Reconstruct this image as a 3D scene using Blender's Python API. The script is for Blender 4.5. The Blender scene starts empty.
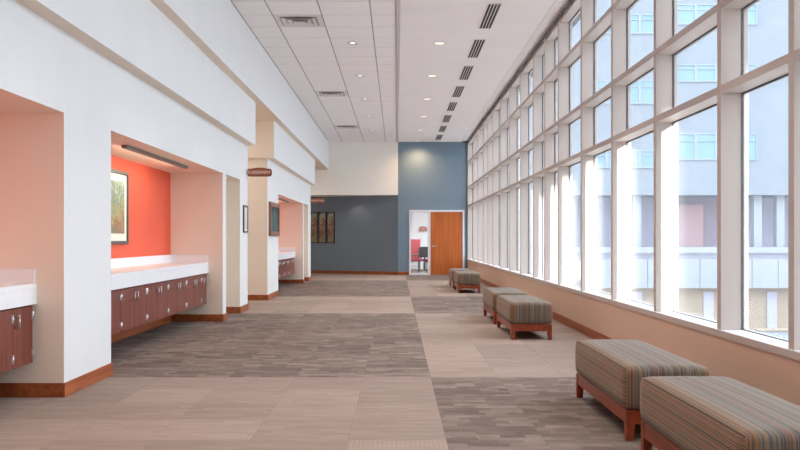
import bpy, bmesh, math, random
from mathutils import Vector, Matrix
random.seed(7)
S = bpy.context.scene
COL = S.collection

# ---------------------------------------------------------------- camera, world, sun, exposure
F_PX = 865.0
cam_d = bpy.data.cameras.new('camera')
cam_d.sensor_width = 36.0
cam_d.lens = F_PX / 800.0 * 36.0
cam_d.shift_x = 3.5 / 800.0
cam_d.shift_y = 14.0 / 800.0
cam_d.clip_end = 500
cam = bpy.data.objects.new('camera', cam_d)
cam.location = (0, 0, 1.25)
cam.rotation_euler = (math.pi / 2, 0, 0)
COL.objects.link(cam)
S.camera = cam

w = bpy.data.worlds.new('overcast_sky')
S.world = w
w.use_nodes = True
bg = w.node_tree.nodes['Background']
bg.inputs['Color'].default_value = (0.965, 0.98, 1.0, 1)
bg.inputs['Strength'].default_value = 5.0

SUN_A, SUN_E = math.radians(5.6), math.radians(3.5)
sd = bpy.data.lights.new('sun', 'SUN')
sd.energy = 26.0
sd.angle = math.radians(0.6)
sd.color = (1.0, 0.93, 0.82)
sun = bpy.data.objects.new('sun', sd)
dirv = Vector((-math.sin(SUN_A) * math.cos(SUN_E), math.cos(SUN_A) * math.cos(SUN_E), -math.sin(SUN_E)))
sun.rotation_euler = dirv.to_track_quat('-Z', 'Y').to_euler()
sun.location = (5, -20, 12)
COL.objects.link(sun)

S.view_settings.view_transform = 'Standard'
S.view_settings.look = 'None'
S.view_settings.gamma = 1.0
S.view_settings.use_curve_mapping = False
S.view_settings.exposure = 0.06
S.cycles.use_denoising = True
S.cycles.max_bounces = 10
S.cycles.diffuse_bounces = 6
S.cycles.transparent_max_bounces = 16
S.cycles.sample_clamp_indirect = 6.0
S.cycles.caustics_reflective = False
S.cycles.caustics_refractive = False

# ---------------------------------------------------------------- material helpers
def srgb(r, g, b):
    def c(v):
        v /= 255.0
        return v / 12.92 if v <= 0.04045 else ((v + 0.055) / 1.055) ** 2.4
    return (c(r), c(g), c(b), 1.0)

class NT:
    def __init__(self, name):
        self.m = bpy.data.materials.new(name)
        self.m.use_nodes = True
        self.t = self.m.node_tree
        self.b = self.t.nodes['Principled BSDF']
        self.out = self.t.nodes['Material Output']
    def n(self, typ, **kw):
        nd = self.t.nodes.new(typ)
        for k, v in kw.items():
            setattr(nd, k, v)
        return nd
    def l(self, a, b):
        self.t.links.new(a, b)
    def mixc(self, fac, a, b, blend='MIX'):
        nd = self.n('ShaderNodeMix', data_type='RGBA', blend_type=blend)
        self.put(nd.inputs[0], fac); self.put(nd.inputs[6], a); self.put(nd.inputs[7], b)
        return nd.outputs[2]
    def put(self, sock, v):
        if isinstance(v, bpy.types.NodeSocket):
            self.l(v, sock)
        else:
            sock.default_value = v
    def math(self, op, a, b=0.0):
        nd = self.n('ShaderNodeMath', operation=op)
        self.put(nd.inputs[0], a); self.put(nd.inputs[1], b)
        return nd.outputs[0]
    def ramp(self, fac, stops, interp='LINEAR'):
        nd = self.n('ShaderNodeValToRGB')
        cr = nd.color_ramp
        cr.interpolation = interp
        while len(cr.elements) < len(stops):
            cr.elements.new(0.5)
        for e, (p, c) in zip(cr.elements, stops):
            e.position = p
            e.color = c
        self.put(nd.inputs[0], fac)
        return nd.outputs[0]
    def noise(self, vec, scale, detail=3.0, rough=0.5, dims='3D'):
        nd = self.n('ShaderNodeTexNoise', noise_dimensions=dims)
        if dims == '1D':
            self.put(nd.inputs['W'], vec)
        elif vec is not None:
            self.l(vec, nd.inputs['Vector'])
        nd.inputs['Scale'].default_value = scale
        nd.inputs['Detail'].default_value = detail
        nd.inputs['Roughness'].default_value = rough
        return nd.outputs[0]
    def mapping(self, vec, scale=(1, 1, 1), loc=(0, 0, 0), rot=(0, 0, 0)):
        nd = self.n('ShaderNodeMapping')
        self.l(vec, nd.inputs[0])
        self.put(nd.inputs[1], loc); self.put(nd.inputs[2], rot); self.put(nd.inputs[3], scale)
        return nd.outputs[0]
    def bump(self, h, strength=0.2, dist=0.01):
        nd = self.n('ShaderNodeBump')
        nd.inputs['Strength'].default_value = strength
        nd.inputs['Distance'].default_value = dist
        self.l(h, nd.inputs['Height'])
        self.l(nd.outputs[0], self.b.inputs['Normal'])
    def base(self, v):
        self.put(self.b.inputs['Base Color'], v)
    def setp(self, **kw):
        for k, v in kw.items():
            self.put(self.b.inputs[k.replace('_', ' ')], v)

def scale_col(c, k):
    return (c[0] * k, c[1] * k, c[2] * k, 1)

def paint(name, col, rough=0.7, var=0.04, bump=0.03):
    t = NT(name)
    tc = t.n('ShaderNodeTexCoord')
    nz = t.noise(tc.outputs['Object'], 1.7, 3)
    t.base(t.mixc(nz, scale_col(col, 1 - var), scale_col(col, 1 + var)))
    n2 = t.noise(tc.outputs['Object'], 160, 2)
    t.bump(n2, bump, 0.002)
    t.setp(Roughness=rough, Specular_IOR_Level=0.3)
    return t.m

def wood(name, dark, light, axis='Z', rough=0.4, scale=1.0):
    t = NT(name)
    tc = t.n('ShaderNodeTexCoord')
    s = {'X': (1.2, 26, 26), 'Y': (26, 1.2, 26), 'Z': (26, 26, 1.2)}[axis]
    oi = t.n('ShaderNodeObjectInfo')
    add = t.n('ShaderNodeVectorMath', operation='ADD')
    t.l(tc.outputs['Object'], add.inputs[0])
    sc = t.math('MULTIPLY', oi.outputs['Random'], 17.0)
    t.l(sc, add.inputs[1])
    v = t.mapping(add.outputs[0], tuple(k * scale for k in s))
    nz = t.noise(v, 1.0, 5, 0.62)
    t.base(t.ramp(nz, [(0.3, dark), (0.72, light)]))
    t.bump(nz, 0.05, 0.002)
    t.setp(Roughness=rough, Specular_IOR_Level=0.4)
    return t.m

def plain(name, col, rough=0.5, metal=0.0, spec=0.5):
    t = NT(name)
    tc = t.n('ShaderNodeTexCoord')
    nz = t.noise(tc.outputs['Object'], 30, 2)
    t.base(t.mixc(nz, scale_col(col, 0.95), scale_col(col, 1.05)))
    t.setp(Roughness=rough, Metallic=metal, Specular_IOR_Level=spec)
    return t.m

def emit(name, col, strength):
    t = NT(name)
    t.base((0.8, 0.8, 0.8, 1))
    t.put(t.b.inputs['Emission Color'], col)
    t.b.inputs['Emission Strength'].default_value = strength
    return t.m

def carpet(name, lo, mid, hi, streaks, ticks=0.0, bw=.34, bh=.055, stretch=(3.0, 26, 1), patch=.15):
    """tile carpet; each tile object is turned and toned by its own random value"""
    t = NT(name)
    tc = t.n('ShaderNodeTexCoord')
    oi = t.n('ShaderNodeObjectInfo')
    rnd = oi.outputs['Random']
    off = t.math('MULTIPLY', rnd, 53.0)
    add = t.n('ShaderNodeVectorMath', operation='ADD')
    t.l(tc.outputs['Object'], add.inputs[0]); t.l(off, add.inputs[1])
    vec = add.outputs[0]
    # broken planks of yarn, long in X
    br = t.n('ShaderNodeTexBrick')
    br.offset = 0.37; br.offset_frequency = 2; br.squash = 0.6; br.squash_frequency = 3
    t.l(t.mapping(vec, (1, 1, 1)), br.inputs['Vector'])
    br.inputs['Color1'].default_value = (0, 0, 0, 1); br.inputs['Color2'].default_value = (1, 1, 1, 1)
    br.inputs['Mortar'].default_value = (0.5, 0.5, 0.5, 1)
    br.inputs['Scale'].default_value = 1.0; br.inputs['Mortar Size'].default_value = 0.0
    br.inputs['Brick Width'].default_value = bw; br.inputs['Row Height'].default_value = bh
    st = t.noise(t.mapping(vec, stretch), 1.0, 4, 0.65)
    pz_ = t.math('MULTIPLY', t.math('SUBTRACT', t.noise(tc.outputs['Object'], 4.5, 3), .5), patch)
    st = t.math('ADD', st, pz_)
    f = t.math('ADD', t.math('MULTIPLY', br.outputs[0], streaks), t.math('MULTIPLY', st, 1.0 - streaks))
    col = t.ramp(f, [(0.22, lo), (0.5, mid), (0.78, hi)])
    big = t.noise(tc.outputs['Object'], 260, 2)
    col = t.mixc(0.35, col, t.mixc(big, scale_col(lo, 0.8), scale_col(hi, 1.15)))
    if ticks:
        wv = t.n('ShaderNodeTexWave', bands_direction='X')
        wv.inputs['Scale'].default_value = 11.0
        t.l(vec, wv.inputs['Vector'])
        wy = t.n('ShaderNodeTexWave', bands_direction='Y')
        wy.inputs['Scale'].default_value = 13.0
        t.l(vec, wy.inputs['Vector'])
        on = t.ramp(rnd, [(0.0, (0, 0, 0, 1)), (0.55, (0.3, 0.3, 0.3, 1)), (0.72, (1, 1, 1, 1))], 'CONSTANT')
        tk = t.math('MULTIPLY', t.ramp(wv.outputs[1], [(0.55, (0, 0, 0, 1)), (0.8, (1, 1, 1, 1))]),
                    t.ramp(wy.outputs[1], [(0.3, (0, 0, 0, 1)), (0.7, (1, 1, 1, 1))]))
        tk = t.math('MULTIPLY', t.math('MULTIPLY', tk, on), ticks)
        col = t.mixc(tk, col, scale_col(hi, 1.35))
    tone = t.math('ADD', t.math('MULTIPLY', rnd, 0.16), 0.92)
    hs = t.n('ShaderNodeHueSaturation')
    t.put(hs.inputs['Color'], col); t.put(hs.inputs['Value'], tone)
    t.base(hs.outputs[0])
    t.bump(big, 0.5, 0.004)
    t.setp(Roughness=0.95, Specular_IOR_Level=0.1)
    return t.m

def stripe_fabric(name):
    t = NT(name)
    uv = t.n('ShaderNodeUVMap')
    sx = t.n('ShaderNodeSeparateXYZ')
    t.l(uv.outputs[0], sx.inputs[0])
    def layer(width, seed):
        fl = t.math('FLOOR', t.math('DIVIDE', sx.outputs[0], width))
        wn = t.n('ShaderNodeTexWhiteNoise', noise_dimensions='1D')
        t.l(t.math('ADD', fl, seed), wn.inputs['W'])
        return wn.outputs['Value']
    a = t.ramp(layer(0.0040, 3.3), [(0.0, srgb(92, 92, 88)), (0.24, srgb(140, 118, 88)), (0.44, srgb(48, 45, 44)),
                                   (0.62, srgb(120, 118, 110)), (0.76, srgb(146, 88, 54)), (0.88, srgb(78, 82, 84))], 'CONSTANT')
    b = t.ramp(layer(0.019, 8.1), [(0.0, srgb(92, 90, 90)), (0.35, srgb(140, 118, 94)), (0.7, srgb(112, 114, 116))], 'CONSTANT')
    c = t.mixc(0.25, a, b)
    # stripes turn browner towards and down the long sides
    br_ = t.ramp(layer(0.0040, 5.7), [(0.0, srgb(150, 118, 84)), (0.3, srgb(70, 54, 46)), (0.5, srgb(164, 104, 62)), (0.7, srgb(126, 112, 92)), (0.86, srgb(96, 88, 80))], 'CONSTANT')
    edge = t.n('ShaderNodeMapRange'); t.l(t.math('ABSOLUTE', sx.outputs[0]), edge.inputs[0])
    edge.inputs[1].default_value = .16; edge.inputs[2].default_value = .275; edge.inputs[3].default_value = 0.15; edge.inputs[4].default_value = .85
    c = t.mixc(edge.outputs[0], c, br_)
    tc = t.n('ShaderNodeTexCoord')
    nz = t.noise(tc.outputs['Object'], 420, 2)
    t.base(t.mixc(nz, c, scale_col((1, 1, 1), 0.5), 'MULTIPLY') if False else t.mixc(t.math('MULTIPLY', nz, 0.25), c, srgb(40, 38, 36)))
    t.bump(nz, 0.25, 0.002)
    t.setp(Roughness=0.85, Specular_IOR_Level=0.2)
    t.put(t.b.inputs['Sheen Weight'], 0.15)
    return t.m

def glass(name, tint=(0.9, 0.95, 1.0, 1), refl=0.30, rough=0.10, haze=0.018):
    t = NT(name)
    tr = t.n('ShaderNodeBsdfTransparent'); tr.inputs[0].default_value = tint
    gl = t.n('ShaderNodeBsdfGlossy'); gl.inputs['Roughness'].default_value = rough
    gl.inputs['Color'].default_value = (0.9, 0.94, 1.0, 1)
    lw = t.n('ShaderNodeLayerWeight'); lw.inputs[0].default_value = 0.5
    fac = t.math('ADD', t.math('MULTIPLY', t.math('POWER', lw.outputs['Facing'], 5.0), refl), 0.03)
    mx = t.n('ShaderNodeMixShader')
    t.l(fac, mx.inputs[0]); t.l(tr.outputs[0], mx.inputs[1]); t.l(gl.outputs[0], mx.inputs[2])
    # translucent share mixed in as a pale haze over the panes
    tl = t.n('ShaderNodeBsdfTranslucent'); tl.inputs[0].default_value = (0.9, 0.93, 1.0, 1)
    m2 = t.n('ShaderNodeMixShader'); m2.inputs[0].default_value = haze
    t.l(mx.outputs[0], m2.inputs[1]); t.l(tl.outputs[0], m2.inputs[2])
    t.l(m2.outputs[0], t.out.inputs[0])
    return t.m

def art(name, stops, scale=(6, 6, 6), trunk=None, nscale=1.0):
    """abstract washes of colour, with upright strokes when trunk is given"""
    t = NT(name)
    tc = t.n('ShaderNodeTexCoord')
    n1 = t.noise(t.mapping(tc.outputs['Object'], scale), nscale, 5, 0.65)
    sp = t.n('ShaderNodeSeparateXYZ'); t.l(tc.outputs['Generated'], sp.inputs[0])
    f = t.math('ADD', t.math('MULTIPLY', sp.outputs[2], 0.55), t.math('MULTIPLY', t.math('SUBTRACT', n1, 0.5), 1.3))
    f = t.math('ADD', f, 0.22)
    col = t.ramp(f, stops)
    if trunk:
        n2 = t.noise(t.mapping(tc.outputs['Object'], (26, 26, 0.7)), 1.0, 2)
        msk = t.ramp(n2, [(0.6, (0, 0, 0, 1)), (0.66, (1, 1, 1, 1))])
        col = t.mixc(t.math('MULTIPLY', msk, 0.4), col, trunk)
    t.base(col)
    t.setp(Roughness=0.6)
    return t.m

M = {}
M['white'] = paint('white_wall_paint', (0.70, 0.70, 0.698, 1))
M['tan'] = paint('tan_wall_paint', (0.84, 0.72, 0.60, 1))
M['cream'] = paint('cream_wall_paint', (0.88, 0.85, 0.79, 1))
M['orange'] = paint('orange_wall_paint', (0.73, 0.118, 0.062, 1))
M['peach'] = paint('peach_wall_paint', (0.66, 0.46, 0.34, 1))
M['blue'] = paint('blue_wall_paint', (0.185, 0.255, 0.312, 1))
M['grey'] = paint('slate_wall_paint', (0.20, 0.242, 0.292, 1))
M['ceil'] = paint('ceiling_gypsum', (0.90, 0.85, 0.84, 1), 0.85)
M['ceil_tile'] = paint('ceiling_tile_white', (0.91, 0.865, 0.86, 1), 0.95, 0.02, 0.3)
M['ceil_gap'] = plain('ceiling_grid_grey', (0.40, 0.365, 0.36, 1), 0.8)
M['ceil_strip'] = plain('ceiling_border_grey', (0.60, 0.54, 0.53, 1), 0.7)
M['mullion'] = paint('mullion_paint', (0.57, 0.495, 0.45, 1), 0.45, 0.02, 0.0)
M['gasket'] = plain('black_gasket', (0.10, 0.105, 0.12, 1), 0.6)
M['glass'] = glass('window_glass')
M['sill'] = paint('sill_white', (0.74, 0.74, 0.75, 1), 0.4)
M['base'] = wood('baseboard_wood', srgb(128, 62, 30), srgb(176, 98, 54), 'Y', 0.4, 0.6)
M['cab'] = wood('cabinet_mahogany', srgb(88, 38, 30), srgb(138, 72, 56), 'Z', 0.35, 1.0)
M['cab_in'] = plain('cabinet_carcass', srgb(92, 46, 40), 0.5)
M['door'] = wood('door_cherry', srgb(172, 84, 34), srgb(206, 116, 54), 'Z', 0.4, 0.5)
M['bench_wood'] = wood('bench_cherry_wood', srgb(110, 46, 26), srgb(158, 74, 42), 'Y', 0.35, 0.8)
M['fabric'] = stripe_fabric('striped_upholstery')
M['steel'] = plain('brushed_steel', (0.62, 0.62, 0.63, 1), 0.3, 1.0)
M['dull_steel'] = plain('dull_grey_metal', (0.22, 0.21, 0.20, 1), 0.45, 0.6)
M['counter'] = plain('white_solid_surface', (0.82, 0.83, 0.84, 1), 0.3)
M['black'] = plain('matte_black', (0.012, 0.012, 0.014, 1), 0.7)
M['white_metal'] = plain('white_enamel', (0.74, 0.69, 0.67, 1), 0.4)
M['frame_white'] = plain('door_frame_white', (0.74, 0.74, 0.76, 1), 0.4)
M['frame_grey'] = plain('picture_frame_grey', (0.09, 0.085, 0.08, 1), 0.4)
M['frame_brown'] = wood('picture_frame_brown', srgb(120, 78, 56), srgb(160, 110, 82), 'Z')
M['mat'] = plain('picture_mat_cream', (0.82, 0.79, 0.68, 1), 0.8)
M['sign'] = wood('sign_brown', srgb(150, 76, 46), srgb(180, 100, 64), 'X')
M['sign_edge'] = plain('sign_dark_border', srgb(84, 42, 28), 0.5)
M['letter'] = plain('sign_letter_white', (0.85, 0.75, 0.68, 1), 0.6)
M['carpet_light'] = carpet('carpet_light', (0.25, 0.188, 0.16, 1), (0.298, 0.228, 0.196, 1), (0.36, 0.28, 0.243, 1), 0.3, 0.32)
M['carpet_dark'] = carpet('carpet_dark', (0.082, 0.060, 0.051, 1), (0.165, 0.126, 0.108, 1), (0.30, 0.24, 0.21, 1), 0.40, 0.16, .26, .085, (4.5, 11, 1), .6)
M['lamp_warm'] = emit('downlight_lamp', (1.0, 0.82, 0.55, 1), 1.3)
M['lamp_dim'] = emit('downlight_lamp_dim', (1.0, 0.9, 0.8, 1), 2.0)
M['lamp_strip'] = emit('strip_lamp', (1.0, 0.83, 0.62, 1), 1.5)
M['plenum'] = plain('vent_plenum_grey', (0.10, 0.095, 0.095, 1), .7)
M['corridor_fill_panel'] = emit('corridor_fill_panel', (1, .95, .88, 1), 7)
M['art_birch'] = art('print_pale_wood', [(0.0, srgb(110, 132, 104)), (0.3, srgb(160, 112, 84)), (0.42, srgb(172, 164, 110)), (0.6, srgb(120, 140, 120)), (0.8, srgb(176, 188, 172)), (1.0, srgb(200, 200, 176))], (7, 7, 9), srgb(120, 130, 120))
M['art_dark'] = art('print_dark_teal', [(0.0, srgb(30, 44, 46)), (0.45, srgb(66, 92, 92)), (0.7, srgb(24, 34, 38)), (1.0, srgb(90, 110, 108))], (3, 3, 3))
M['art_forest'] = art('panel_autumn', [(0.0, srgb(40, 46, 38)), (0.3, srgb(158, 148, 112)), (0.4, srgb(60, 66, 58)), (0.48, srgb(186, 104, 84)), (0.56, srgb(90, 92, 80)), (0.66, srgb(184, 180, 150)), (0.82, srgb(82, 100, 124))], (16, 16, 11))
M['red_fabric'] = plain('red_upholstery', srgb(150, 44, 48), 0.8)
M['magenta'] = plain('magenta_upholstery', srgb(150, 30, 96), 0.8)
M['dark_frame'] = plain('charcoal_plastic', srgb(44, 40, 50), 0.5)
M['table_white'] = plain('pale_laminate', srgb(206, 200, 196), 0.4)

# ---------------------------------------------------------------- mesh helpers
def box(bm, x0, x1, y0, y1, z0, z1, mi=0, bev=0.0, seg=1):
    vs = [bm.verts.new(p) for p in ((x0, y0, z0), (x1, y0, z0), (x1, y1, z0), (x0, y1, z0),
                                    (x0, y0, z1), (x1, y0, z1), (x1, y1, z1), (x0, y1, z1))]
    fs = [bm.faces.new([vs[i] for i in q]) for q in ((0, 3, 2, 1), (4, 5, 6, 7), (0, 1, 5, 4), (1, 2, 6, 5), (2, 3, 7, 6), (3, 0, 4, 7))]
    for f in fs:
        f.material_index = mi
    if bev > 0:
        es = list({e for f in fs for e in f.edges})
        r = bmesh.ops.bevel(bm, geom=es, offset=bev, offset_type='OFFSET', segments=seg, profile=0.5, affect='EDGES', clamp_overlap=True)
        for f in r['faces']:
            f.material_index = mi
    return fs

def cyl(bm, p0, p1, r, n=12, mi=0, r1=None, caps=True):
    p0, p1 = Vector(p0), Vector(p1)
    r1 = r if r1 is None else r1
    d = (p1 - p0).normalized()
    a = d.orthogonal().normalized(); b = d.cross(a)
    A, B = [], []
    for i in range(n):
        t = 2 * math.pi * i / n
        o = a * math.cos(t) + b * math.sin(t)
        A.append(bm.verts.new(p0 + o * r)); B.append(bm.verts.new(p1 + o * r1))
    for i in range(n):
        f = bm.faces.new((A[i], A[(i + 1) % n], B[(i + 1) % n], B[i])); f.material_index = mi; f.smooth = True
    if caps:
        bm.faces.new(A[::-1]).material_index = mi
        bm.faces.new(B).material_index = mi

def ring(bm, c, r0, r1, z0, z1, n=28, mi=0):
    """flat annulus with thickness, axis Z"""
    L = []
    for (r, z) in ((r0, z0), (r1, z0), (r1, z1), (r0, z1)):
        L.append([bm.verts.new((c[0] + r * math.cos(2 * math.pi * i / n), c[1] + r * math.sin(2 * math.pi * i / n), z)) for i in range(n)])
    for k in range(4):
        A, B = L[k], L[(k + 1) % 4]
        for i in range(n):
            bm.faces.new((A[i], A[(i + 1) % n], B[(i + 1) % n], B[i])).material_index = mi

def prism(bm, pts, y0, y1, mi=0):
    """polygon in XZ extruded along Y"""
    A = [bm.verts.new((p[0], y0, p[1])) for p in pts]
    B = [bm.verts.new((p[0], y1, p[1])) for p in pts]
    n = len(pts)
    bm.faces.new(A).material_index = mi
    bm.faces.new(B[::-1]).material_index = mi
    for i in range(n):
        bm.faces.new((A[i], B[i], B[(i + 1) % n], A[(i + 1) % n])).material_index = mi

def NB():
    return bmesh.new()

def obj(name, bm, mats, parent=None, loc=(0, 0, 0), normals=True):
    if normals:
        bmesh.ops.recalc_face_normals(bm, faces=bm.faces[:])
    me = bpy.data.meshes.new(name)
    bm.to_mesh(me); bm.free()
    if not isinstance(mats, (list, tuple)):
        mats = [mats]
    for m in mats:
        me.materials.append(M[m] if isinstance(m, str) else m)
    o = bpy.data.objects.new(name, me)
    o.location = loc
    COL.objects.link(o)
    if parent is not None:
        o.parent = parent
    return o

def tag(o, label, cat, group=None):
    o['label'] = label; o['category'] = cat
    if group: o['group'] = group
    return o

def thing(name, label, cat, loc, group=None):
    o = bpy.data.objects.new(name, None)
    o.location = loc
    o.empty_display_size = 0.1
    COL.objects.link(o)
    return tag(o, label, cat, group)

def struct(name, bm, mats, parent=None):
    o = obj(name, bm, mats, parent)
    o['kind'] = 'structure'
    return o

def copy_tree(o, parent=None, loc=None):
    c = o.copy(); COL.objects.link(c)
    if parent is not None:
        c.parent = parent
    if loc is not None:
        c.location = loc
    for ch in list(o.children):
        copy_tree(ch, c)
    return c

def by_normal(bm, faces, front, other, axis=0, sign=1):
    for f in faces:
        f.normal_update()

# ---------------------------------------------------------------- layout numbers
CEIL = 4.618
XL, XB1, XB2 = -2.63, -2.483, -2.35          # lower wall, middle bulkhead, upper bulkhead
XBACK = -3.42                                # alcove back wall
HEAD, ZB1, ZB2 = 2.25, 2.896, 3.654
YE = 30.03                                   # end wall
XW, XF, XG = 2.466, 2.467, 2.627              # right wall, mullion front, glass
Y0 = -3.0

def wbox(bm, x0, x1, y0, y1, z0, z1):
    """white towards the hall (+X), tan on ends and undersides"""
    fs = box(bm, x0, x1, y0, y1, z0, z1)
    for i, f in enumerate(fs):
        f.material_index = 0 if i == 3 else 1

# ---------------------------------------------------------------- floor with carpet tiles
bm = NB(); box(bm, -6.2, 2.8, Y0 - .2, 36.2, -0.3, -0.007)
floor = struct('floor', bm, 'carpet_dark')
T = 0.61
xs = [-3.45] + [0.31 + T * k for k in range(-6, 4)]
xs[-1] = 2.47
tile_mesh = {}
def tile_me(wd, kind):
    key = (round(wd, 3), kind)
    if key not in tile_mesh:
        b = NB(); box(b, -wd / 2 + .0004, wd / 2 - .0004, -T / 2 + .0004, T / 2 - .0004, -0.007, 0, 0, 0.0008)
        me = bpy.data.meshes.new('carpet_tile'); b.to_mesh(me); b.free()
        me.materials.append(M['carpet_' + kind]); tile_mesh[key] = me
    return tile_mesh[key]
def zone_dark(x, y):
    bands = [(7.82, True), (7.82 + 11 * T, False), (7.82 + 18 * T, True), (7.82 + 30 * T, False), (99, True)]
    for lim, right_dark in bands:
        if y < lim:
            return right_dark if x > 0.31 else not right_dark
rest = NB(); n_t = 0
row0 = -18
for r in range(row0, 48):
    y = 7.82 + T * (r + 0.5)
    cols = list(zip(xs[:-1], xs[1:]))
    if 15.2 < y < 17.9 or 26.4 < y < 33:
        cols += [(-3.45 - T * (k + 1), -3.45 - T * k) for k in range(4)]
    for (xa, xb) in cols:
        xm = (xa + xb) / 2
        kind = 'dark' if zone_dark(xm, y) else 'light'
        if -6 <= r < 24 and xb > -3.4 and n_t < 300:
            o = bpy.data.objects.new('carpet_tile', tile_me(xb - xa, kind))
            o.location = (xm, y, 0); COL.objects.link(o); o.parent = floor
            n_t += 1
        else:
            box(rest, xa + .0012, xb - .0012, y - T / 2 + .0004, y + T / 2 - .0004, -0.007, 0, 1 if kind == 'dark' else 0)
o = obj('carpet_tiles_beyond', rest, ['carpet_light', 'carpet_dark'], floor); o['kind'] = 'stuff'

# ---------------------------------------------------------------- ceiling
bm = NB()
box(bm, -3.7, 0.0, Y0 - .2, YE + .2, CEIL + .004, CEIL + .25, 1)
box(bm, 0.0, 2.26, Y0 - .2, YE + .2, CEIL, CEIL + .25, 0)
box(bm, 2.26, 2.8, Y0 - .2, YE + .2, CEIL + .03, CEIL + .25, 0)       # shade pocket along the glass
ceiling = struct('ceiling', bm, ['ceil', 'ceil_gap'])
bm = NB(); box(bm, -0.004, 0.058, Y0, YE, CEIL - .012, CEIL + .02, 0, .002)
obj('border_strip', bm, 'ceil_strip', ceiling)
bm = NB(); box(bm, 2.245, 2.262, Y0, YE, CEIL - .004, CEIL + .03, 0)
obj('pocket_edge', bm, 'white_metal', ceiling)
bm = NB(); box(bm, 1.60, 1.606, Y0, YE, CEIL - .002, CEIL + .01, 0)
obj('joint_bead', bm, 'ceil', ceiling)
TC = 0.742
cx = [XB2 + 0.006, -1.867, -1.1245, -0.3825, -0.006]
ctile = {}
vent_rows = {}
rows = [12.262 + TC * k for k in range(-3, 25)]
VENTS = [13.004 + TC / 2, 13.004 + TC / 2 + 9 * TC, 13.004 + TC / 2 + 17 * TC]
for ry in rows:
    if ry > YE - .1: continue
    d = min(TC, YE - ry)
    for ci in range(4):
        if ci == 1 and any(abs(ry + TC / 2 - v) < .1 for v in VENTS):
            continue
        wd = cx[ci + 1] - cx[ci]
        key = (ci, round(d, 3))
        if key not in ctile:
            b = NB(); box(b, -wd / 2 + .010, wd / 2 - .010, -d / 2 + .010, d / 2 - .010, 0, .016, 0, .004)
            me = bpy.data.meshes.new('ceiling_tile'); b.to_mesh(me); b.free(); me.materials.append(M['ceil_tile']); ctile[key] = me
        o = bpy.data.objects.new('ceiling_tile', ctile[key])
        o.location = ((cx[ci] + cx[ci + 1]) / 2, ry + d / 2, CEIL); COL.objects.link(o); o.parent = ceiling
bm = NB()      # plain ceiling grid nearer than the picture shows
for ci in range(4):
    box(bm, cx[ci] + .009, cx[ci + 1] - .009, Y0, rows[0] - .003, CEIL, CEIL + .016)
obj('near_tiles', bm, 'ceil_tile', ceiling)

# ---------------------------------------------------------------- left wall
ALC = [(1.72, 6.84), (7.97, 13.09), (19.24, 24.34)]
NICHE = [(13.35, 14.53), (24.60, 25.72)]
def left_wall(name, y0, y1, piers):
    for (a, b) in piers:
        bm = NB(); wbox(bm, -3.62, XL, a, b, 0, HEAD)
        struct(name, bm, ['white', 'tan'])
    bm = NB(); wbox(bm, -3.62, XL, y0, y1, HEAD, ZB1)
    struct(name, bm, ['white', 'tan'])
left_wall('wall_left', Y0, 15.28, [(Y0, ALC[0][0]), (ALC[0][1], ALC[1][0]), (ALC[1][1], NICHE[0][0]), (NICHE[0][1], 15.28)])
left_wall('wall_left', 17.63, 26.5, [(17.63, ALC[2][0]), (ALC[2][1], NICHE[1][0]), (NICHE[1][1], 26.5)])
for (a, b) in ALC:
    bm = NB(); box(bm, -3.62, XBACK, a, b, 0, HEAD)
    struct('wall_alcove', bm, 'orange')
for k, (a, b) in enumerate(((Y0, 15.24), (17.53, 26.35))):
    bm = NB(); wbox(bm, -3.62, XB1, a, b, ZB1, ZB2)
    struct('trim_%d' % (k + 1), bm, ['white', 'tan'])
bm = NB(); wbox(bm, -3.62, XB2, Y0, YE, ZB2, CEIL + .25)
struct('trim_3', bm, ['white', 'tan'])
# side corridors opening off the hall
for k, (a, b) in enumerate(((15.28, 17.63), (26.5, 33.2))):
    bm = NB()
    box(bm, -6.2, -3.6, a - .2, a, 0, ZB2 + .2)
    if k == 0: box(bm, -6.2, -3.6, b, b + .2, 0, ZB2 + .2)
    box(bm, -6.2, -6.0, a, b, 0, ZB2 + .2)
    struct('wall_corridor', bm, 'tan')
    bm = NB(); box(bm, -6.2, -3.62, a, min(b, YE), ZB2, ZB2 + .2)
    struct('ceiling', bm, 'ceil')
bm = NB(); box(bm, -6.2, 2.8, Y0 - .2, Y0, -.3, CEIL + .25)
struct('wall_rear', bm, 'cream')

# baseboards
BH, BT = 0.112, 0.014
def baseboard(side, x0, x1, y0, y1):
    bm = NB(); box(bm, x0, x1, y0, y1, 0, BH, 0, .003)
    return struct('baseboard_' + side, bm, 'base')
for (a, b) in ((Y0, ALC[0][0]), (ALC[0][1], ALC[1][0]), (ALC[1][1], NICHE[0][0]), (NICHE[0][1], 15.28), (17.63, ALC[2][0]), (ALC[2][1], NICHE[1][0]), (NICHE[1][1], 26.5)):
    baseboard('left', XL, XL + BT, a - BT, b + BT)
for (a, b) in ALC:
    baseboard('alcove', XBACK, XBACK + BT, a, b)
    baseboard('alcove', XBACK + BT, XL, b - BT, b)
    baseboard('alcove', XBACK + BT, XL, a, a + BT)
for (a, b) in NICHE:
    baseboard('niche', -3.0, XL, b - BT, b)
    baseboard('niche', -3.0, XL, a, a + BT)
baseboard('corridor', -6.0, XL, 17.63 - BT, 17.63)
baseboard('corridor', -6.0, XL, 15.28, 15.28 + BT)

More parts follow.
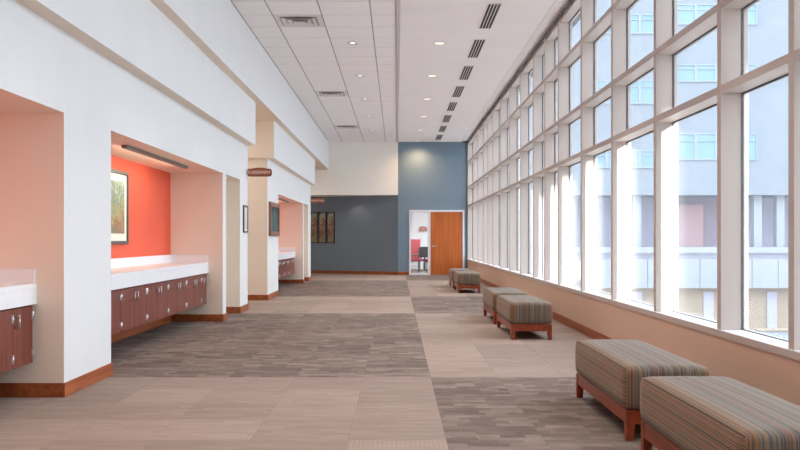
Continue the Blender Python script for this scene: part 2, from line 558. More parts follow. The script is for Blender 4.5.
# niche doors
def niche_door(n, a, b):
    bm = NB()
    for (p, q, z0, z1) in ((a, a + .06, 0, HEAD), (b - .06, b, 0, HEAD), (a + .06, b - .06, HEAD - .06, HEAD)):
        box(bm, -3.12, -3.0, p, q, z0, z1)
    fr = struct('door_%d' % n, bm, 'frame_white')
    bm = NB(); box(bm, -3.10, -3.055, a + .063, b - .063, .008, HEAD - .063, 0, .003); leaf = obj('door_leaf', bm, 'mat', fr)
    bm = NB(); cyl(bm, (-3.055, b - .14, 1.0), (-3.0, b - .14, 1.0), .012); box(bm, -3.015, -2.995, b - .26, b - .13, .99, 1.01, 0, .004)
    obj('lever_handle', bm, 'steel', leaf)
niche_door(2, *NICHE[0]); niche_door(3, *NICHE[1])

# ---------------------------------------------------------------- right wall, sill and window bays
bm = NB(); box(bm, XW, 2.80, Y0, YE, -4.6, .505)
struct('wall_right', bm, 'peach')
baseboard('right', XW - BT, XW, Y0, YE - .02)
bm = NB()
fs = box(bm, XF - .008, XG + .06, Y0, YE, .505, .56, 0, .003)
struct('trim_sill', bm, 'sill')
bm = NB(); box(bm, XF - .013, XF - .0075, Y0, YE, .506, .557, 0, .001)
struct('trim_sill_edge', bm, 'mullion')
bm = NB(); box(bm, XG - .03, 2.8, Y0, YE, CEIL - .02, CEIL + .25)
struct('trim_head', bm, 'gasket')
bm = NB(); box(bm, XF - .03, XF - .008, Y0, YE, CEIL - .02, CEIL - .001)
struct('trim_shade_rail', bm, 'gasket')
TR = [2.39, 3.03, 3.90]
MW = 0.078
W_, N_ = 1.646, 1.21
my = [6.58]
for d in (W_, W_, W_, W_, N_, N_, W_, W_, W_, W_, N_, N_, W_, W_, W_):
    my.append(my[-1] + d)
near = []
y = 6.58
for d in (N_, N_, W_, W_, W_, W_, N_):
    y -= d; near.append(y)
my = near[::-1] + my
my[-1] = YE - MW
wc = {}
def win_bay(n, ya, yb):
    """bay between the far face of the mullion at ya and the near face of the one at yb; owns the mullion at yb"""
    root = bpy.data.objects.new('window_%d' % n, None); root['kind'] = 'structure'
    root.location = (XG, yb, .56); COL.objects.link(root); root.empty_display_size = .1
    g = yb - (ya + MW)
    key = round(g, 3)
    if key not in wc:
        parts = []
        b = NB(); box(b, XF - XG, .05, 0, MW, 0, CEIL - .02 - .56, 0, .002)
        parts.append(('mullion', b, 'mullion'))
        zt = [0] + [t - .56 for t in TR] + [CEIL - .04 - .56]
        for t in zt[1:4]:
            b = NB(); box(b, XF - XG + .001, .05, -g, 0, t - .03, t + .03, 0, .001); parts.append(('transom', b, 'mullion'))
        b = NB(); box(b, XF - XG + .02, .05, -g, 0, zt[4] - .03, zt[4] + .02, 0, .001); parts.append(('head_rail', b, 'mullion'))
        for i in range(4):
            za = zt[i] + (.03 if i else 0.0); zb = zt[i + 1] - .03
            b = NB(); box(b, .0, .012, -g + .006, -.006, za + .006, zb - .006); parts.append(('pane', b, 'glass'))
            b = NB()
            for (p, q, u, v) in ((-g, -g + .006, za, zb), (-.006, 0, za, zb), (-g + .006, -.006, za, za + .006), (-g + .006, -.006, zb - .012, zb)):
                box(b, -.003, .014, p, q, u, v)
            parts.append(('gasket', b, 'gasket'))
        wc[key] = [obj(nm, b, m, root) for nm, b, m in parts]
    else:
        for p in wc[key]:
            c = p.copy(); COL.objects.link(c); c.parent = root
for i in range(1, len(my)):
    win_bay(i, my[i - 1], my[i])

# ---------------------------------------------------------------- end wall
DX0, DX1, DZ = .434, 2.358, 2.257
bm = NB()
box(bm, .05, DX0, YE, YE + .15, 0, CEIL + .25)
box(bm, DX1, 2.80, YE, YE + .15, 0, CEIL + .25)
box(bm, DX0, DX1, YE, YE + .15, DZ, CEIL + .25)
struct('wall_back', bm, 'blue')
bm = NB(); box(bm, -6.2, .05, YE, YE + .15, 2.777, CEIL + .25)
struct('wall_back_upper', bm, 'cream')
bm = NB(); box(bm, -6.2, .05, YE + .15, 33.2, 2.777, 2.95)
struct('ceiling', bm, 'ceil')
# slate wall, running slightly back to the left
A, B = Vector((.05, YE + .02)), Vector((-6.2, YE + 3.2))
dvec = (B - A).normalized(); nv = Vector((-dvec.y, dvec.x)); nv = nv if nv.y < 0 else -nv
ang = math.atan2(dvec.y, dvec.x)
L = (B - A).length
def slab(name, off0, off1, z0, z1, mt, kind=True):
    bm = NB()
    P = [A + nv * off0, A + nv * off1, B + nv * off1, B + nv * off0]
    lo = [bm.verts.new((p.x, p.y, z0)) for p in P]; hi = [bm.verts.new((p.x, p.y, z1)) for p in P]
    bm.faces.new(lo); bm.faces.new(hi)
    for i in range(4):
        bm.faces.new((lo[i], lo[(i + 1) % 4], hi[(i + 1) % 4], hi[i]))
    return struct(name, bm, mt)
slab('wall_back_slate', -.15, 0, 0, 2.777, 'grey')
slab('baseboard_back', 0, BT, 0, BH, 'base')
baseboard('back', .05, DX0, YE - BT, YE)

# door with sidelight
bm = NB()
for (p, q, z0, z1) in ((DX0, DX0 + .065, 0, DZ), (1.094, 1.177, 0, DZ), (DX1 - .065, DX1, 0, DZ), (DX0 + .065, 1.094, DZ - .065, DZ), (1.177, DX1 - .065, DZ - .065, DZ), (DX0 + .065, 1.094, 0, .07)):
    box(bm, p, q, YE - .025, YE + .16, z0, z1, 0, .004)
d1 = struct('door_1', bm, 'frame_white')
bm = NB(); box(bm, 1.18, 2.29, YE + .01, YE + .055, .008, DZ - .068, 0, .003)
leaf = obj('door_leaf', bm, 'door', d1)
bm = NB(); cyl(bm, (1.26, YE + .012, 1.0), (1.26, YE - .05, 1.0), .012); box(bm, 1.245, 1.40, YE - .062, YE - .042, .988, 1.012, 0, .004); cyl(bm, (1.26, YE + .012, 1.0), (1.26, YE - .004, 1.0), .032, 16)
obj('lever_handle', bm, 'steel', leaf)
for z in (.25, 1.1, 1.95):
    bm = NB(); cyl(bm, (2.292, YE - .004, z - .05), (2.292, YE - .004, z + .05), .009, 8)
    obj('hinge', bm, 'steel', leaf)
bm = NB(); box(bm, DX0 + .065, 1.094, YE + .06, YE + .07, .07, DZ - .065)
obj('sidelight_pane', bm, 'glass', d1)

# room behind the sidelight
bm = NB()
box(bm, -.2, 5.0, 35.6, 35.8, 0, 2.9)
box(bm, -.2, .0, YE + .6, 35.6, 0, 2.9)
box(bm, 4.8, 5.0, YE + .15, 35.6, 0, 2.9)
box(bm, 2.8, 5.0, YE, YE + .15, 0, 2.9)
struct('wall_office', bm, 'sill')
bm = NB(); box(bm, -.2, 5.0, YE + .15, 35.8, 2.8, 2.95)
struct('ceiling', bm, 'ceil')
bm = NB(); box(bm, 2.8, 5.0, YE, 35.8, -.3, -.007)
struct('floor', bm, 'carpet_dark')

# ---------------------------------------------------------------- exterior
bm = NB(); box(bm, 2.8, 160, -120, 160, -4.8, -4.6)
struct('ground_courtyard', bm, plain('concrete_paving', (0.5, 0.49, 0.47, 1), 0.9))
# unseen wall added behind the viewer; its slot shapes the sunlight on the mullions
bm = NB()
yb_ = -12.0
xa_ = 2.63 + (7.45 - yb_) * math.tan(SUN_A)
xb_ = xa_ + .78
zt_ = 2.45 + (8.25 - yb_) * math.tan(SUN_E)
box(bm, 2.9, xa_, yb_ - .4, yb_, -4.6, zt_)
box(bm, xb_, 42, yb_ - .4, yb_, -4.6, zt_)
box(bm, 2.9, 42, yb_ - .4, yb_, zt_, 26)
struct('wall_sun_blocker', bm, plain('sun_blocker_grey', (0.5, 0.5, 0.5, 1), 0.8))

PY = 45.0
k_ = PY / F_PX
def px(x): return (x - 396.5) * k_
def pz(y): return 1.25 + (239 - y) * k_
def cladding():
    t = NT('blue_grey_cladding')
    tc = t.n('ShaderNodeTexCoord')
    br = t.n('ShaderNodeTexBrick'); br.offset = 0
    t.l(t.mapping(tc.outputs['Object'], (1, 1, 1), (0, 0, 0), (math.pi / 2, 0, 0)), br.inputs['Vector'])
    br.inputs['Color1'].default_value = (0.18, 0.208, 0.24, 1); br.inputs['Color2'].default_value = (0.195, 0.222, 0.255, 1)
    br.inputs['Mortar'].default_value = (0.175, 0.205, 0.24, 1)
    br.inputs['Scale'].default_value = 1; br.inputs['Brick Width'].default_value = .9; br.inputs['Row Height'].default_value = .6
    br.inputs['Mortar Size'].default_value = .03
    t.base(br.outputs[0]); t.setp(Roughness=.6)
    return t.m
M['clad'] = cladding()
M['win_blue'] = plain('sky_reflection_blue', (0.16, 0.27, 0.32, 1), 0.3)  # sky reflection put into the pane colour
M['clad_white'] = plain('white_fascia', (0.28, 0.305, 0.34, 1), .6)
M['clad_frame'] = plain('pale_blue_window_frame', (0.23, 0.275, 0.31, 1), .6)
M['clad_tan'] = plain('tan_render', (0.34, 0.27, 0.20, 1), .8)
M['clad_rose'] = plain('rose_wall', (0.40, 0.27, 0.29, 1), .8)
M['loggia'] = plain('lavender_wall', (0.40, 0.40, 0.48, 1), .8)
bld = thing('office_wing', 'blue-grey office wing with ribbon windows and an open gallery seen across the courtyard', 'building', (14, PY, -4.6))
def bpart(name, mt, x0, x1, y0, y1, z0, z1, parent=bld, origin=(14, PY, -4.6), bev=0.0):
    bm = NB(); box(bm, x0 - origin[0], x1 - origin[0], y0 - origin[1], y1 - origin[1], z0 - origin[2], z1 - origin[2], 0, bev)
    return obj(name, bm, mt, parent)
BX0, BX1 = 6.5, 34
bpart('facade', 'clad', BX0, BX1, PY, PY + 10, pz(195), 18)
bpart('gallery_wall', 'loggia', BX0, BX1, PY + 3, PY + 3.3, pz(262), pz(195))
bpart('rose_bay', 'clad_rose', px(690), px(717), PY + 2.0, PY + 3, pz(262), pz(203))
for x in (762, 785, 640, 560):
    bpart('column', 'clad_white', px(x - 4), px(x + 4), PY + .5, PY + .9, pz(262), pz(195))
bpart('gallery_slab', 'clad_white', BX0, BX1, PY - .3, PY + 3, pz(253), pz(247))
bpart('gallery_deck', 'loggia', BX0, BX1, PY, PY + 3, pz(262), pz(253))
for i in range(11):
    x = 10.3 + i * 1.35
    bpart('fascia_panel', 'clad_white', x + .012, x + 1.338, PY - .25, PY + .0, pz(288), pz(259), bev=.01)
bpart('lower_wall', 'clad_tan', BX0, BX1, PY + .4, PY + 10, -4.6, pz(288))
for x in (634, 660, 706, 770):
    bpart('lower_opening', 'loggia', px(x), px(x + 10), PY + .34, PY + .42, -4.6, pz(292))
for (xa, xb, rows_) in ((675, 757, ((4, 25), (64, 82), (133, 160))), (590, 656, ((14, 34), (80, 104), (150, 168)))):
    for (ya, yb) in rows_:
        nn = 4
        for i in range(nn):
            a = px(xa + (xb - xa) * i / nn); b = px(xa + (xb - xa) * (i + 1) / nn)
            z0, z1 = pz(yb), pz(ya)
            bm = NB(); o3 = (14, PY, -4.6)
            for (p, q, u, v) in ((a, a + .07, z0, z1), (b - .07, b, z0, z1), (a + .07, b - .07, z0, z0 + .08), (a + .07, b - .07, z1 - .08, z1), (a + .07, b - .07, z0 + (z1 - z0) * .68, z0 + (z1 - z0) * .68 + .06)):
                box(bm, p - 14, q - 14, -.08, .02, u + 4.6, v + 4.6)
            wf = obj('window', bm, 'clad_frame', bld)
            bm = NB(); box(bm, a + .07 - 14, b - .07 - 14, -.03, -.005, z0 + .08 + 4.6, z1 - .08 + 4.6)
            obj('pane', bm, 'win_blue', wf)
pw = thing('planter_wall', 'low white planter wall standing in the courtyard before the tan lower storey', 'wall', (px(768), PY - 4, -4.6))
bm = NB(); box(bm, -2.2, 2.2, -.2, .2, 0, 1.5, 0, .02); obj('panel', bm, 'clad_white', pw)
bm = NB(); box(bm, -2.3, 2.3, -.28, .28, 1.5, 1.6, 0, .02); obj('coping', bm, 'clad_tan', pw)

# ---------------------------------------------------------------- benches
BW, BL = 0.525, 1.52
def rounded_cushion(hx, hy, z0, z1, r, crown):
    bm = NB()
    nx, ny, nz = 10, 22, 8
    hz = (z1 - z0) / 2; zc = (z0 + z1) / 2
    uvl = bm.loops.layers.uv.new('UVMap')
    cache = {}
    def V(p):
        key = tuple(round(c, 5) for c in p)
        if key not in cache:
            q = Vector((max(-hx + r, min(hx - r, p[0])), max(-hy + r, min(hy - r, p[1])), max(-hz + r, min(hz - r, p[2]))))
            d = Vector(p) - q
            v = q + d.normalized() * r if d.length > 1e-9 else Vector(p)
            fx, fy = 1 - (v.x / hx) ** 2, 1 - (v.y / hy) ** 2
            if v.z > 0:
                v.z += crown * max(0, fx) ** .6 * max(0, fy) ** .6 * (v.z / hz)
            bul = max(0, 1 - (v.z / hz) ** 2) * .006
            if abs(v.x) > hx - r: v.x += math.copysign(bul, v.x)
            if abs(v.y) > hy - r: v.y += math.copysign(bul, v.y)
            cache[key] = bm.verts.new((v.x, v.y, v.z + zc))
        return cache[key]
    def lin(a, n): return [-a + 2 * a * i / n for i in range(n + 1)]
    X, Y, Z = lin(hx, nx), lin(hy, ny), lin(hz, nz)
    def quad(ps, us):
        f = bm.faces.new([V(p) for p in ps]); f.smooth = True
        for lp, u in zip(f.loops, us):
            lp[uvl].uv = (u, 0)
    for i in range(nx):
        for j in range(ny):
            for zz, rev in ((hz, False), (-hz, True)):
                ps = [(X[i], Y[j], zz), (X[i + 1], Y[j], zz), (X[i + 1], Y[j + 1], zz), (X[i], Y[j + 1], zz)]
                us = [p[0] for p in ps]
                if rev: ps.reverse(); us.reverse()
                quad(ps, us)
        for j in range(nz):
            for yy in (-hy, hy):
                ps = [(X[i], yy, Z[j]), (X[i + 1], yy, Z[j]), (X[i + 1], yy, Z[j + 1]), (X[i], yy, Z[j + 1])]
                quad(ps, [p[0] for p in ps])
    for i in range(ny):
        for j in range(nz):
            for xx in (-hx, hx):
                ps = [(xx, Y[i], Z[j]), (xx, Y[i + 1], Z[j]), (xx, Y[i + 1], Z[j + 1]), (xx, Y[i], Z[j + 1])]
                sgn = 1 if xx > 0 else -1
                quad(ps, [sgn * (hx + hz - p[2]) for p in ps])
    return bm
def make_bench():
    b = thing('bench', '', 'bench', (0, 0, 0), 'striped benches along the window wall')
    obj('cushion', rounded_cushion(BW / 2, BL / 2, .19, .458, .032, .014), 'fabric', b)
    for s in (-1, 1):
        bm = NB()
        xa = s * (BW / 2 - .012); box(bm, min(xa, xa - s * .025), max(xa, xa - s * .025), -BL / 2 + .06, BL / 2 - .06, .105, .192, 0, .002)
        obj('side_rail', bm, 'bench_wood', b)
    for s in (-1, 1):
        bm = NB()
        ya = s * (BL / 2 - .012); box(bm, -BW / 2 + .06, BW / 2 - .06, min(ya, ya - s * .025), max(ya, ya - s * .025), .105, .192, 0, .002)
        obj('end_rail', bm, 'bench_wood', b)
    for sx in (-1, 1):
        for sy in (-1, 1):
            bm = NB()
            x1 = sx * (BW / 2 - .008); y1 = sy * (BL / 2 - .008)
            # post, slightly tapered to the foot
            top = .055; bot = .044
            vs = []
            for z, d in ((0, bot), (.105, top), (.192, top)):
                vs.append([bm.verts.new((x1 - sx * a * d, y1 - sy * c * d, z)) for a, c in ((0, 0), (1, 0), (1, 1), (0, 1))])
            for q in range(2):
                for i in range(4):
                    bm.faces.new((vs[q][i], vs[q][(i + 1) % 4], vs[q + 1][(i + 1) % 4], vs[q + 1][i]))
            bm.faces.new(vs[0]); bm.faces.new(vs[2])
            obj('leg', bm, 'bench_wood', b)
    return b
bench0 = make_bench()
spots = [(3.52 + .755, 'striped bench end to end with another, second from the rear wall by the tall windows'),
         (5.345 + .75, 'striped bench on dark carpet, second in the row of six from the rear wall'),
         (10.73 + .75, 'third striped bench from the rear wall, standing on light carpet below the windows'),
         (12.63 + .75, 'fourth striped bench from the rear wall, end to end with the third'),
         (19.92 + .75, 'second striped bench from the blue wall, on pale carpet by the door'),
         (21.80 + .75, 'striped bench closest to the blue wall and the orange wooden door')]
spots[0] = (spots[0][0], 'striped bench on dark carpet, close end of the row of six, farthest from the door')
for i, (y, lab) in enumerate(spots):
    b = bench0 if i == 0 else copy_tree(bench0)
    b.location = (1.412 + BW / 2, y, 0); b['label'] = lab

# ---------------------------------------------------------------- counters and cabinets
DX = -2.855           # door face
CZ0, CZ1 = .272, .737
def make_cabinet(wd, doors):
    c = thing('wall_cabinet', '', 'cabinet', (0, 0, 0))
    bm = NB(); box(bm, 0, .53, 0, wd, 0, CZ1 - CZ0, 0)
    body = obj('body', bm, 'cab_in', c)
    n = doors; dw = wd / n
    for i in range(n):
        bm = NB(); box(bm, .532, .552, i * dw + .003, (i + 1) * dw - .003, .004, CZ1 - CZ0 - .012, 0, .002)
        d = obj('door', bm, 'cab', c)
        hinge_far = (i == 1) or n == 1
        hy = (i + 1) * dw - .055 if not hinge_far else i * dw + .055
        bm = NB()
        zc = CZ1 - CZ0 - .115
        cyl(bm, (.582, hy, zc - .055), (.582, hy, zc + .055), .006, 8)
        for z in (zc - .045, zc + .045):
            cyl(bm, (.552, hy, z), (.582, hy, z), .005, 6)
        obj('handle', bm, 'steel', d)
        ye = (i + 1) * dw - .012 if hinge_far else i * dw + .012
        for z in (.075, CZ1 - CZ0 - .09):
            bm = NB(); box(bm, .55, .561, ye - .010, ye + .010, z - .034, z + .034, 0, .002); cyl(bm, (.562, ye, z - .036), (.562, ye, z + .036), .007, 8)
            obj('hinge', bm, 'steel', d)
    return c
dbl = sgl = None
places = ('the alcove farthest from the door', 'the alcove with framed print', 'the alcove past the hanging sign')
ORD = ('first', 'second', 'third', 'fourth', 'fifth', 'sixth', 'seventh', 'eighth', 'ninth', 'tenth', 'eleventh', 'twelfth')
for ai, (a, b) in enumerate(ALC):
    ends = b - .02
    bounds = [ends, ends - .36]
    while bounds[-1] - .93 > a + .05:
        bounds.append(bounds[-1] - .93)
    for j in range(len(bounds) - 1):
        y1, y0 = bounds[j], bounds[j + 1]
        if j == 0:
            o = make_cabinet(.36, 1) if sgl is None else copy_tree(sgl); sgl = sgl or o
            o['label'] = 'narrow one-door mahogany cabinet ending the row in ' + places[ai]
        else:
            o = make_cabinet(.93, 2) if dbl is None else copy_tree(dbl); dbl = dbl or o
            o['label'] = 'two-door mahogany cabinet, %s from the narrow one, in %s' % (ORD[j - 1], places[ai])
        o['group'] = 'wall-hung cabinets under the counters'
        o.location = (XBACK, y0, CZ0)
    ct = thing('countertop', 'white counter with deep apron in ' + places[ai], 'countertop', ((XBACK + -2.84) / 2, (a + b) / 2, CZ1), 'white alcove counters')
    ox, oy, oz = ct.location
    bm = NB(); box(bm, XBACK + .003 - ox, -2.842 - ox, a + .002 - oy, b - .002 - oy, .115, .163, 0, .004); obj('slab', bm, 'counter', ct)
    bm = NB(); box(bm, -2.866 - ox, -2.843 - ox, a + .002 - oy, b - .002 - oy, .0, .117, 0, .003); obj('apron', bm, 'counter', ct)
    bm = NB(); box(bm, XBACK + .003 - ox, XBACK + .02 - ox, a + .002 - oy, b - .002 - oy, .163, .278, 0, .003); obj('backsplash', bm, 'counter', ct)
    for (p, q) in ((a + .002, a + .022), (b - .022, b - .002)):
        bm = NB(); box(bm, XBACK + .02 - ox, -2.852 - ox, p - oy, q - oy, .163, .278, 0, .003); obj('end_splash', bm, 'counter', ct)

# alcove strip lights
for ai, (a, b) in enumerate(ALC):
    t = thing('strip_light', 'slim metal strip light on the ceiling of ' + places[ai], 'light', (-2.89, (a + b) / 2, HEAD), 'alcove strip lights')
    for s in (-1, 1):
        yc = s * .69
        bm = NB(); box(bm, -.03, .03, yc - .66, yc + .66, -.035, 0, 0, .004); h = obj('housing', bm, 'dull_steel', t)
        bm = NB(); box(bm, -.036, -.029, yc - .62, yc + .62, -.03, -.006); obj('lamp', bm, 'lamp_strip', h)
    bm = NB(); box(bm, -.02, .02, -.03, .03, -.03, 0, 0, .003); obj('connector', bm, 'steel', t)
    ld = bpy.data.lights.new('strip_glow', 'AREA'); ld.shape = 'RECTANGLE'; ld.size = .06; ld.size_y = 2.6; ld.energy = 11; ld.color = (1.0, .80, .58)
    lo = bpy.data.objects.new('strip_glow', ld); lo.location = (-.045, 0, -.03); lo.rotation_euler = (0, math.radians(38), 0); COL.objects.link(lo); lo.parent = t
    lo.visible_camera = True

# ---------------------------------------------------------------- pictures
def framed(name, label, x, ya, yb, z0, z1, fw, depth, fm, mats, matw, artm):
    t = thing(name, label, 'picture', (x, (ya + yb) / 2, z0))
    w2, h = (yb - ya) / 2, z1 - z0
    bm = NB()
    for (p, q, u, v) in ((-w2, -w2 + fw, 0, h), (w2 - fw, w2, 0, h), (-w2 + fw, w2 - fw, 0, fw), (-w2 + fw, w2 - fw, h - fw, h)):
        box(bm, 0, depth, p, q, u, v, 0, .003)
    obj('frame', bm, fm, t)
    if matw:
        bm = NB(); box(bm, 0, depth * .4, -w2 + fw, w2 - fw, fw, h - fw); obj('mat', bm, mats, t)
    e = fw + matw
    bm = NB(); box(bm, 0, depth * .5, -w2 + e, w2 - e, e, h - e); obj('print', bm, artm, t)
    return t
framed('framed_picture', 'pale woodland print in a slim grey frame on the orange alcove wall', XBACK, 9.86, 10.96, 1.185, 2.09, .042, .03, 'frame_grey', 'mat', .09, 'art_birch')
framed('framed_picture', 'dark teal picture in a wide brown frame on the white pier beyond the hanging sign', XL, 17.78, 19.12, 1.31, 2.02, .10, .05, 'frame_brown', 'mat', 0, 'art_dark')
framed('notice_frame', 'small dark-framed notice on the white pier below the brown hanging sign', XL, 14.80, 15.22, 1.36, 1.83, .03, .025, 'frame_grey', 'mat', .03, 'table_white')

# three narrow panels on the slate wall
def on_slate(xpx, ypx):
    # point on the slate wall seen at that place from the eye
    r = Vector(((xpx - 396.5) / F_PX, 1.0))
    den = r.x * nv.x + r.y * nv.y
    s = (A.x * nv.x + A.y * nv.y) / den
    return Vector((r.x * s, s, 1.25 + (239 - ypx) / F_PX * s))
for k, (x0, x1, lab) in enumerate(((310.7, 318.3, 'tall narrow autumn panel on the slate wall, nearest the white wall corner'),
                                   (319.4, 326.6, 'tall narrow autumn panel on the slate wall, middle one of three'),
                                   (327.6, 334.8, 'tall narrow autumn panel on the slate wall, the one nearest the blue wall'))):
    p0, p1 = on_slate(x0, 243), on_slate(x1, 212)
    c = (p0 + p1) / 2
    t = thing('art_panel', lab, 'picture', (c.x + nv.x * .002, c.y + nv.y * .002, p0.z), 'autumn panels on the slate wall')
    t.rotation_euler = (0, 0, ang + math.pi)
    w2 = (Vector((p1.x - p0.x, p1.y - p0.y))).length / 2; h = p1.z - p0.z
    # local -Y faces the hall
    bm = NB(); box(bm, -w2 * .86, w2 * .86, -.035, -.005, .02, h - .02); obj('print', bm, 'art_forest', t)
    bm = NB()
    for (p, q, u, v) in ((-w2, -w2 * .86, 0, h), (w2 * .86, w2, 0, h), (-w2 * .86, w2 * .86, 0, .02), (-w2 * .86, w2 * .86, h - .02, h)):
        box(bm, p, q, -.04, 0, u, v)
    obj('frame', bm, 'black', t)

# ---------------------------------------------------------------- signs
def text_mesh(s, size, depth):
    cu = bpy.data.curves.new('lettering', 'FONT'); cu.body = s; cu.size = size; cu.extrude = depth; cu.align_x = 'CENTER'; cu.align_y = 'CENTER'
    cu.resolution_u = 2
    o = bpy.data.objects.new('tmp_text', cu); COL.objects.link(o)
    bpy.context.view_layer.update()
    me = bpy.data.meshes.new_from_object(o.evaluated_get(bpy.context.evaluated_depsgraph_get()))
    bpy.data.objects.remove(o)
    return me
def sign_pts(w2, h, inset=0.0):
    pts = []
    w2 -= inset
    y0, y1 = inset, h - inset
    r = .045
    def arc(cx, cy, a0, a1, rr, n=6):
        return [(cx + rr * math.cos(math.radians(a0 + (a1 - a0) * i / n)), cy + rr * math.sin(math.radians(a0 + (a1 - a0) * i / n))) for i in range(n + 1)]
    r = max(.02, r - inset * .4)
    pts += arc(-w2 + r, y0 + r, 180, 270, r)
    pts += arc(w2 - r, y0 + r, 270, 360, r)
    pts += arc(w2 - r, y0 + (y1 - y0) * .62, 0, 60, r)
    n = 8
    for i in range(1, n):
        x = (w2 - r) * (1 - 2 * i / n)
        pts.append((x, y1 - .028 * (x / (w2 - r)) ** 2))
    pts += arc(-w2 + r, y0 + (y1 - y0) * .62, 120, 180, r)
    return pts
def blade_sign(label, loc, words, w2=.215, h=.155, mount=True):
    t = thing('hanging_sign', label, 'sign', loc)
    bm = NB(); prism(bm, sign_pts(w2, h), -.012, .012); obj('border', bm, 'sign_edge', t)
    bm = NB(); prism(bm, sign_pts(w2, h, .014), -.015, .015); f = obj('face', bm, 'sign', t)
    me = text_mesh(words, .05, .002); me.materials.append(M['letter'])
    lt = bpy.data.objects.new('lettering', me); COL.objects.link(lt); lt.parent = f
    lt.location = (0, -.0165, h * .45); lt.rotation_euler = (math.pi / 2, 0, 0)
    wd = max(v.co.x for v in me.vertices) - min(v.co.x for v in me.vertices)
    s = min(1.6, (2 * w2 - .05) / wd); lt.scale = (s, min(1.3, s * 1.15), 1)
    if mount:
        bm = NB(); box(bm, -w2 - .012, -w2 + .004, -.018, .018, .02, h * .75, 0, .003); obj('wall_bracket', bm, 'steel', t)
    return t
blade_sign('brown round-topped blade sign with white lettering on the pier before the first side corridor', (XL + .23, 15.16, 2.345), 'E ASSESSMENT')
blade_sign('brown blade sign on the white wall end in front of the slate wall', (XL + .23, 26.3, 2.345), 'RECEPTION')

# ---------------------------------------------------------------- ceiling fittings
def make_downlight(dim):
    t = thing('downlight', '', 'light', (0, 0, 0))
    bm = NB(); ring(bm, (0, 0), .082, .108, -.010, .0); obj('trim_ring', bm, 'white_metal', t)
    bm = NB(); cyl(bm, (0, 0, -.0035), (0, 0, -.0015), .083, 28); l = obj('reflector', bm, 'steel' if dim else 'lamp_warm', t)
    if dim:
        bm = NB(); cyl(bm, (0, 0, -.006), (0, 0, -.003), .04, 20); obj('lamp', bm, 'lamp_dim', t)
    return t
dl = {}
def put_downlight(x, y, dim, label, group, power):
    key = dim
    if key not in dl: dl[key] = make_downlight(dim); o = dl[key]
    else: o = copy_tree(dl[key])
    o.location = (x, y, CEIL); o['label'] = label; o['group'] = group
    ld = bpy.data.lights.new('downlight_beam', 'SPOT'); ld.energy = power; ld.spot_size = math.radians(95); ld.spot_blend = .6; ld.color = (1.0, .9, .76); ld.shadow_soft_size = .07
    lo = bpy.data.objects.new('downlight_beam', ld); lo.location = (x, y, CEIL - .03); COL.objects.link(lo)
    if label.endswith('washing it with light'):
        ld.spot_size = math.radians(150); ld.spot_blend = 1.0; ld.color = (1.0, .62, .34)
for n in range(-4, 6):
    y = 14.86 + 2.968 * n
    if y > 1:
        lab = 'round downlight in the smooth ceiling, %s counted from the blue wall' % ORD[5 - n]
        if n == 5: lab = 'round recessed downlight close to the blue wall, washing it with light'
        put_downlight(.735, min(y, 29.55), False, lab, 'downlights in the smooth ceiling', 150 if n == 5 else 140)
    if 1 < y < 28:
        put_downlight(-.754, y, True, 'round downlight set in a ceiling tile, %s counted from the cream wall' % ORD[4 - n], 'downlights in the tiled ceiling', 120)
# an extra downlight washing the slate wall
ld = bpy.data.lights.new('slate_wall_wash', 'SPOT'); ld.energy = 9; ld.spot_size = math.radians(95); ld.spot_blend = .7; ld.color = (1, .84, .64)
lo = bpy.data.objects.new('slate_wall_wash', ld); lo.location = (-1.45, 30.5, 2.74); COL.objects.link(lo)

for (x, y, z, lab) in ((-4.3, 16.45, ZB2, 'added fill light panel, out of view, in the side corridor by the hanging sign'), (-4.3, 28.2, ZB2, 'added fill light panel, out of view, in the corridor before the slate wall')):  # unseen panels added to brighten the side corridor walls
    t = thing('unseen_panel_light', lab, 'light', (x, y, z))
    bm = NB(); box(bm, -.6, .6, -.6, .6, -.02, 0, 0, .004); obj('frame', bm, 'white_metal', t)
    bm = NB(); box(bm, -.56, .56, -.56, .56, -.026, -.018); obj('diffuser', bm, 'corridor_fill_panel', t)
def make_slot():
    t = thing('slot_diffuser', 'white four-slot linear air diffuser set in the smooth ceiling', 'air vent', (0, 0, 0), 'slot diffusers in a row')
    L2, W2 = .725, .1
    bm = NB(); box(bm, -W2 + .004, W2 - .004, -L2 + .004, L2 - .004, -.003, 0); obj('dark_backing', bm, 'black', t)
    sw, bw = .034, .0128
    x = -W2
    for i in range(5):
        bm = NB(); box(bm, x, x + bw, -L2, L2, -.009, 0, 0, .001); obj('bar', bm, 'white_metal', t); x += bw + sw
    for s in (-1, 1):
        bm = NB(); box(bm, -W2, W2, s * L2 - .012, s * L2 + .012, -.009, 0, 0, .001); obj('end_cap', bm, 'white_metal', t)
    return t
sl = None
for n in range(-4, 8):
    y = 13.10 + 2.222 * n
    o = make_slot() if sl is None else copy_tree(sl); sl = sl or o
    o.location = (1.41, y, CEIL)
    o['label'] = 'four-slot air diffuser in the smooth ceiling, %s counted from the blue wall' % ORD[7 - n]

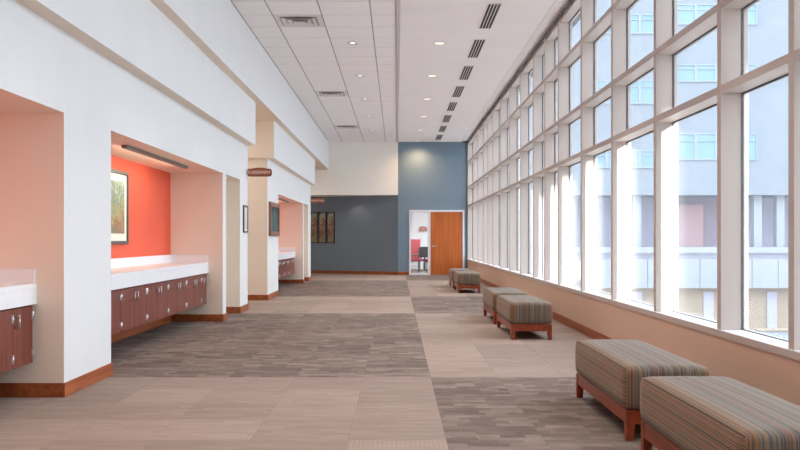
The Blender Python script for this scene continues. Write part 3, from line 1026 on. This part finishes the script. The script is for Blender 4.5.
def make_vent():
    t = thing('ceiling_vent', 'square white louvred air vent set in a ceiling tile bay', 'air vent', (0, 0, 0), 'square vents in the tiled ceiling')
    hw = TC / 2 - .012
    bm = NB(); box(bm, -hw, hw, -hw, hw, .008, .016); obj('dark_plenum', bm, 'plenum', t)
    def sq(name, r0, z0, r1, z1, th):
        bm = NB()
        L = [[bm.verts.new((sx * r, sy * r, z)) for sx, sy in ((-1, -1), (1, -1), (1, 1), (-1, 1))] for r, z in ((r0, z0), (r1, z1), (r1, z1 + th), (r0, z0 + th))]
        for k in range(4):
            for i in range(4):
                bm.faces.new((L[k][i], L[k][(i + 1) % 4], L[(k + 1) % 4][(i + 1) % 4], L[(k + 1) % 4][i]))
        obj(name, bm, 'white_metal', t)
    sq('rim', hw, 0, hw - .075, -.004, .004)
    sq('louvre', .262, -.022, .20, .002, .003)
    sq('louvre', .175, -.026, .12, .0, .003)
    bm = NB(); box(bm, -.09, .09, -.09, .09, -.036, -.032, 0, .001); obj('centre_plate', bm, 'white_metal', t)
    return t
v0 = None
for i, y in enumerate(VENTS):
    o = make_vent() if v0 is None else copy_tree(v0); v0 = v0 or o
    o.location = ((cx[1] + cx[2]) / 2, y, CEIL); o['label'] = 'square louvred air vent in the tiled ceiling, %s from the cream wall' % ORD[2 - i]

# ---------------------------------------------------------------- office behind the sidelight
pl = thing('unseen_panel_light', 'bright square ceiling panel light in the office behind the orange door', 'light', (1.6, 32.6, 2.8))
bm = NB(); box(bm, -.6, .6, -.6, .6, -.02, 0, 0, .004); obj('frame', bm, 'white_metal', pl)
bm = NB(); box(bm, -.56, .56, -.56, .56, -.026, -.018); obj('diffuser', bm, emit('office_panel', (1, .96, .9, 1), 60), pl)
def red_chair(loc, rz, label):
    t = thing('armchair', label, 'chair', loc, 'red chairs in the office'); t.rotation_euler = (0, 0, rz)
    bm = NB(); box(bm, -.27, .27, -.27, .25, .33, .47, 0, .03, 2); obj('seat', bm, 'red_fabric', t)
    bm = NB(); box(bm, -.27, .27, .2, .32, .42, 1.24, 0, .03, 2); obj('backrest', bm, 'red_fabric', t)
    for s in (-1, 1):
        bm = NB(); box(bm, s * .31 - .03, s * .31 + .03, -.25, .3, .6, .65, 0, .01); box(bm, s * .31 - .02, s * .31 + .02, -.24, -.2, .4, .6); obj('armrest', bm, 'dark_frame', t)
        for sy in (-.24, .26):
            bm = NB(); cyl(bm, (s * .25, sy, 0), (s * .25, sy, .34), .018, 8); obj('leg', bm, 'dark_frame', t)
red_chair((.66, 33.8, 0), math.pi, 'red upholstered armchair beside the office table, seen through the sidelight')
red_chair((1.46, 33.98, 0), math.pi + .2, 'red upholstered armchair behind the swivel chair in the office')
t = thing('office_chair', 'dark swivel chair with magenta seat seen through the sidelight', 'chair', (1.02, 31.7, 0))
bm = NB(); box(bm, -.24, .24, -.24, .24, .44, .52, 0, .03, 2); obj('seat', bm, 'magenta', t)
bm = NB(); box(bm, -.22, .22, -.3, -.24, .58, .98, 0, .03, 2); obj('backrest', bm, 'dark_frame', t)
bm = NB(); box(bm, -.03, .03, -.29, -.25, .42, .7); cyl(bm, (0, 0, .1), (0, 0, .44), .03); obj('column', bm, 'dark_frame', t)
for i in range(5):
    a = 2 * math.pi * i / 5 + .3
    bm = NB(); cyl(bm, (0, 0, .11), (.28 * math.cos(a), .28 * math.sin(a), .08), .022, 8, 0, .016)
    l = obj('base_arm', bm, 'dark_frame', t)
    bm = NB(); cyl(bm, (.28 * math.cos(a) - .015, .28 * math.sin(a), .03), (.28 * math.cos(a) + .015, .28 * math.sin(a), .03), .03, 10); obj('castor', bm, 'dark_frame', l)
t = thing('side_table', 'low pale table with slatted shelf in the office behind the sidelight', 'table', (.66, 32.6, 0))
bm = NB(); box(bm, -.28, .2, -.25, .25, .62, .66, 0, .006); obj('table_top', bm, 'dark_frame', t)
for z in (.12, .24, .36):
    bm = NB(); box(bm, -.26, .18, -.23, .23, z, z + .03, 0, .004); obj('shelf', bm, 'table_white', t)
for sx in (-.25, .17):
    for sy in (-.22, .22):
        bm = NB(); box(bm, sx - .015, sx + .015, sy - .015, sy + .015, 0, .62); obj('leg', bm, 'dark_frame', t)
blade_sign('small brown sign on the white office wall behind the sidelight', (1.10, 35.585, 1.57), 'A', .17, .2, False)
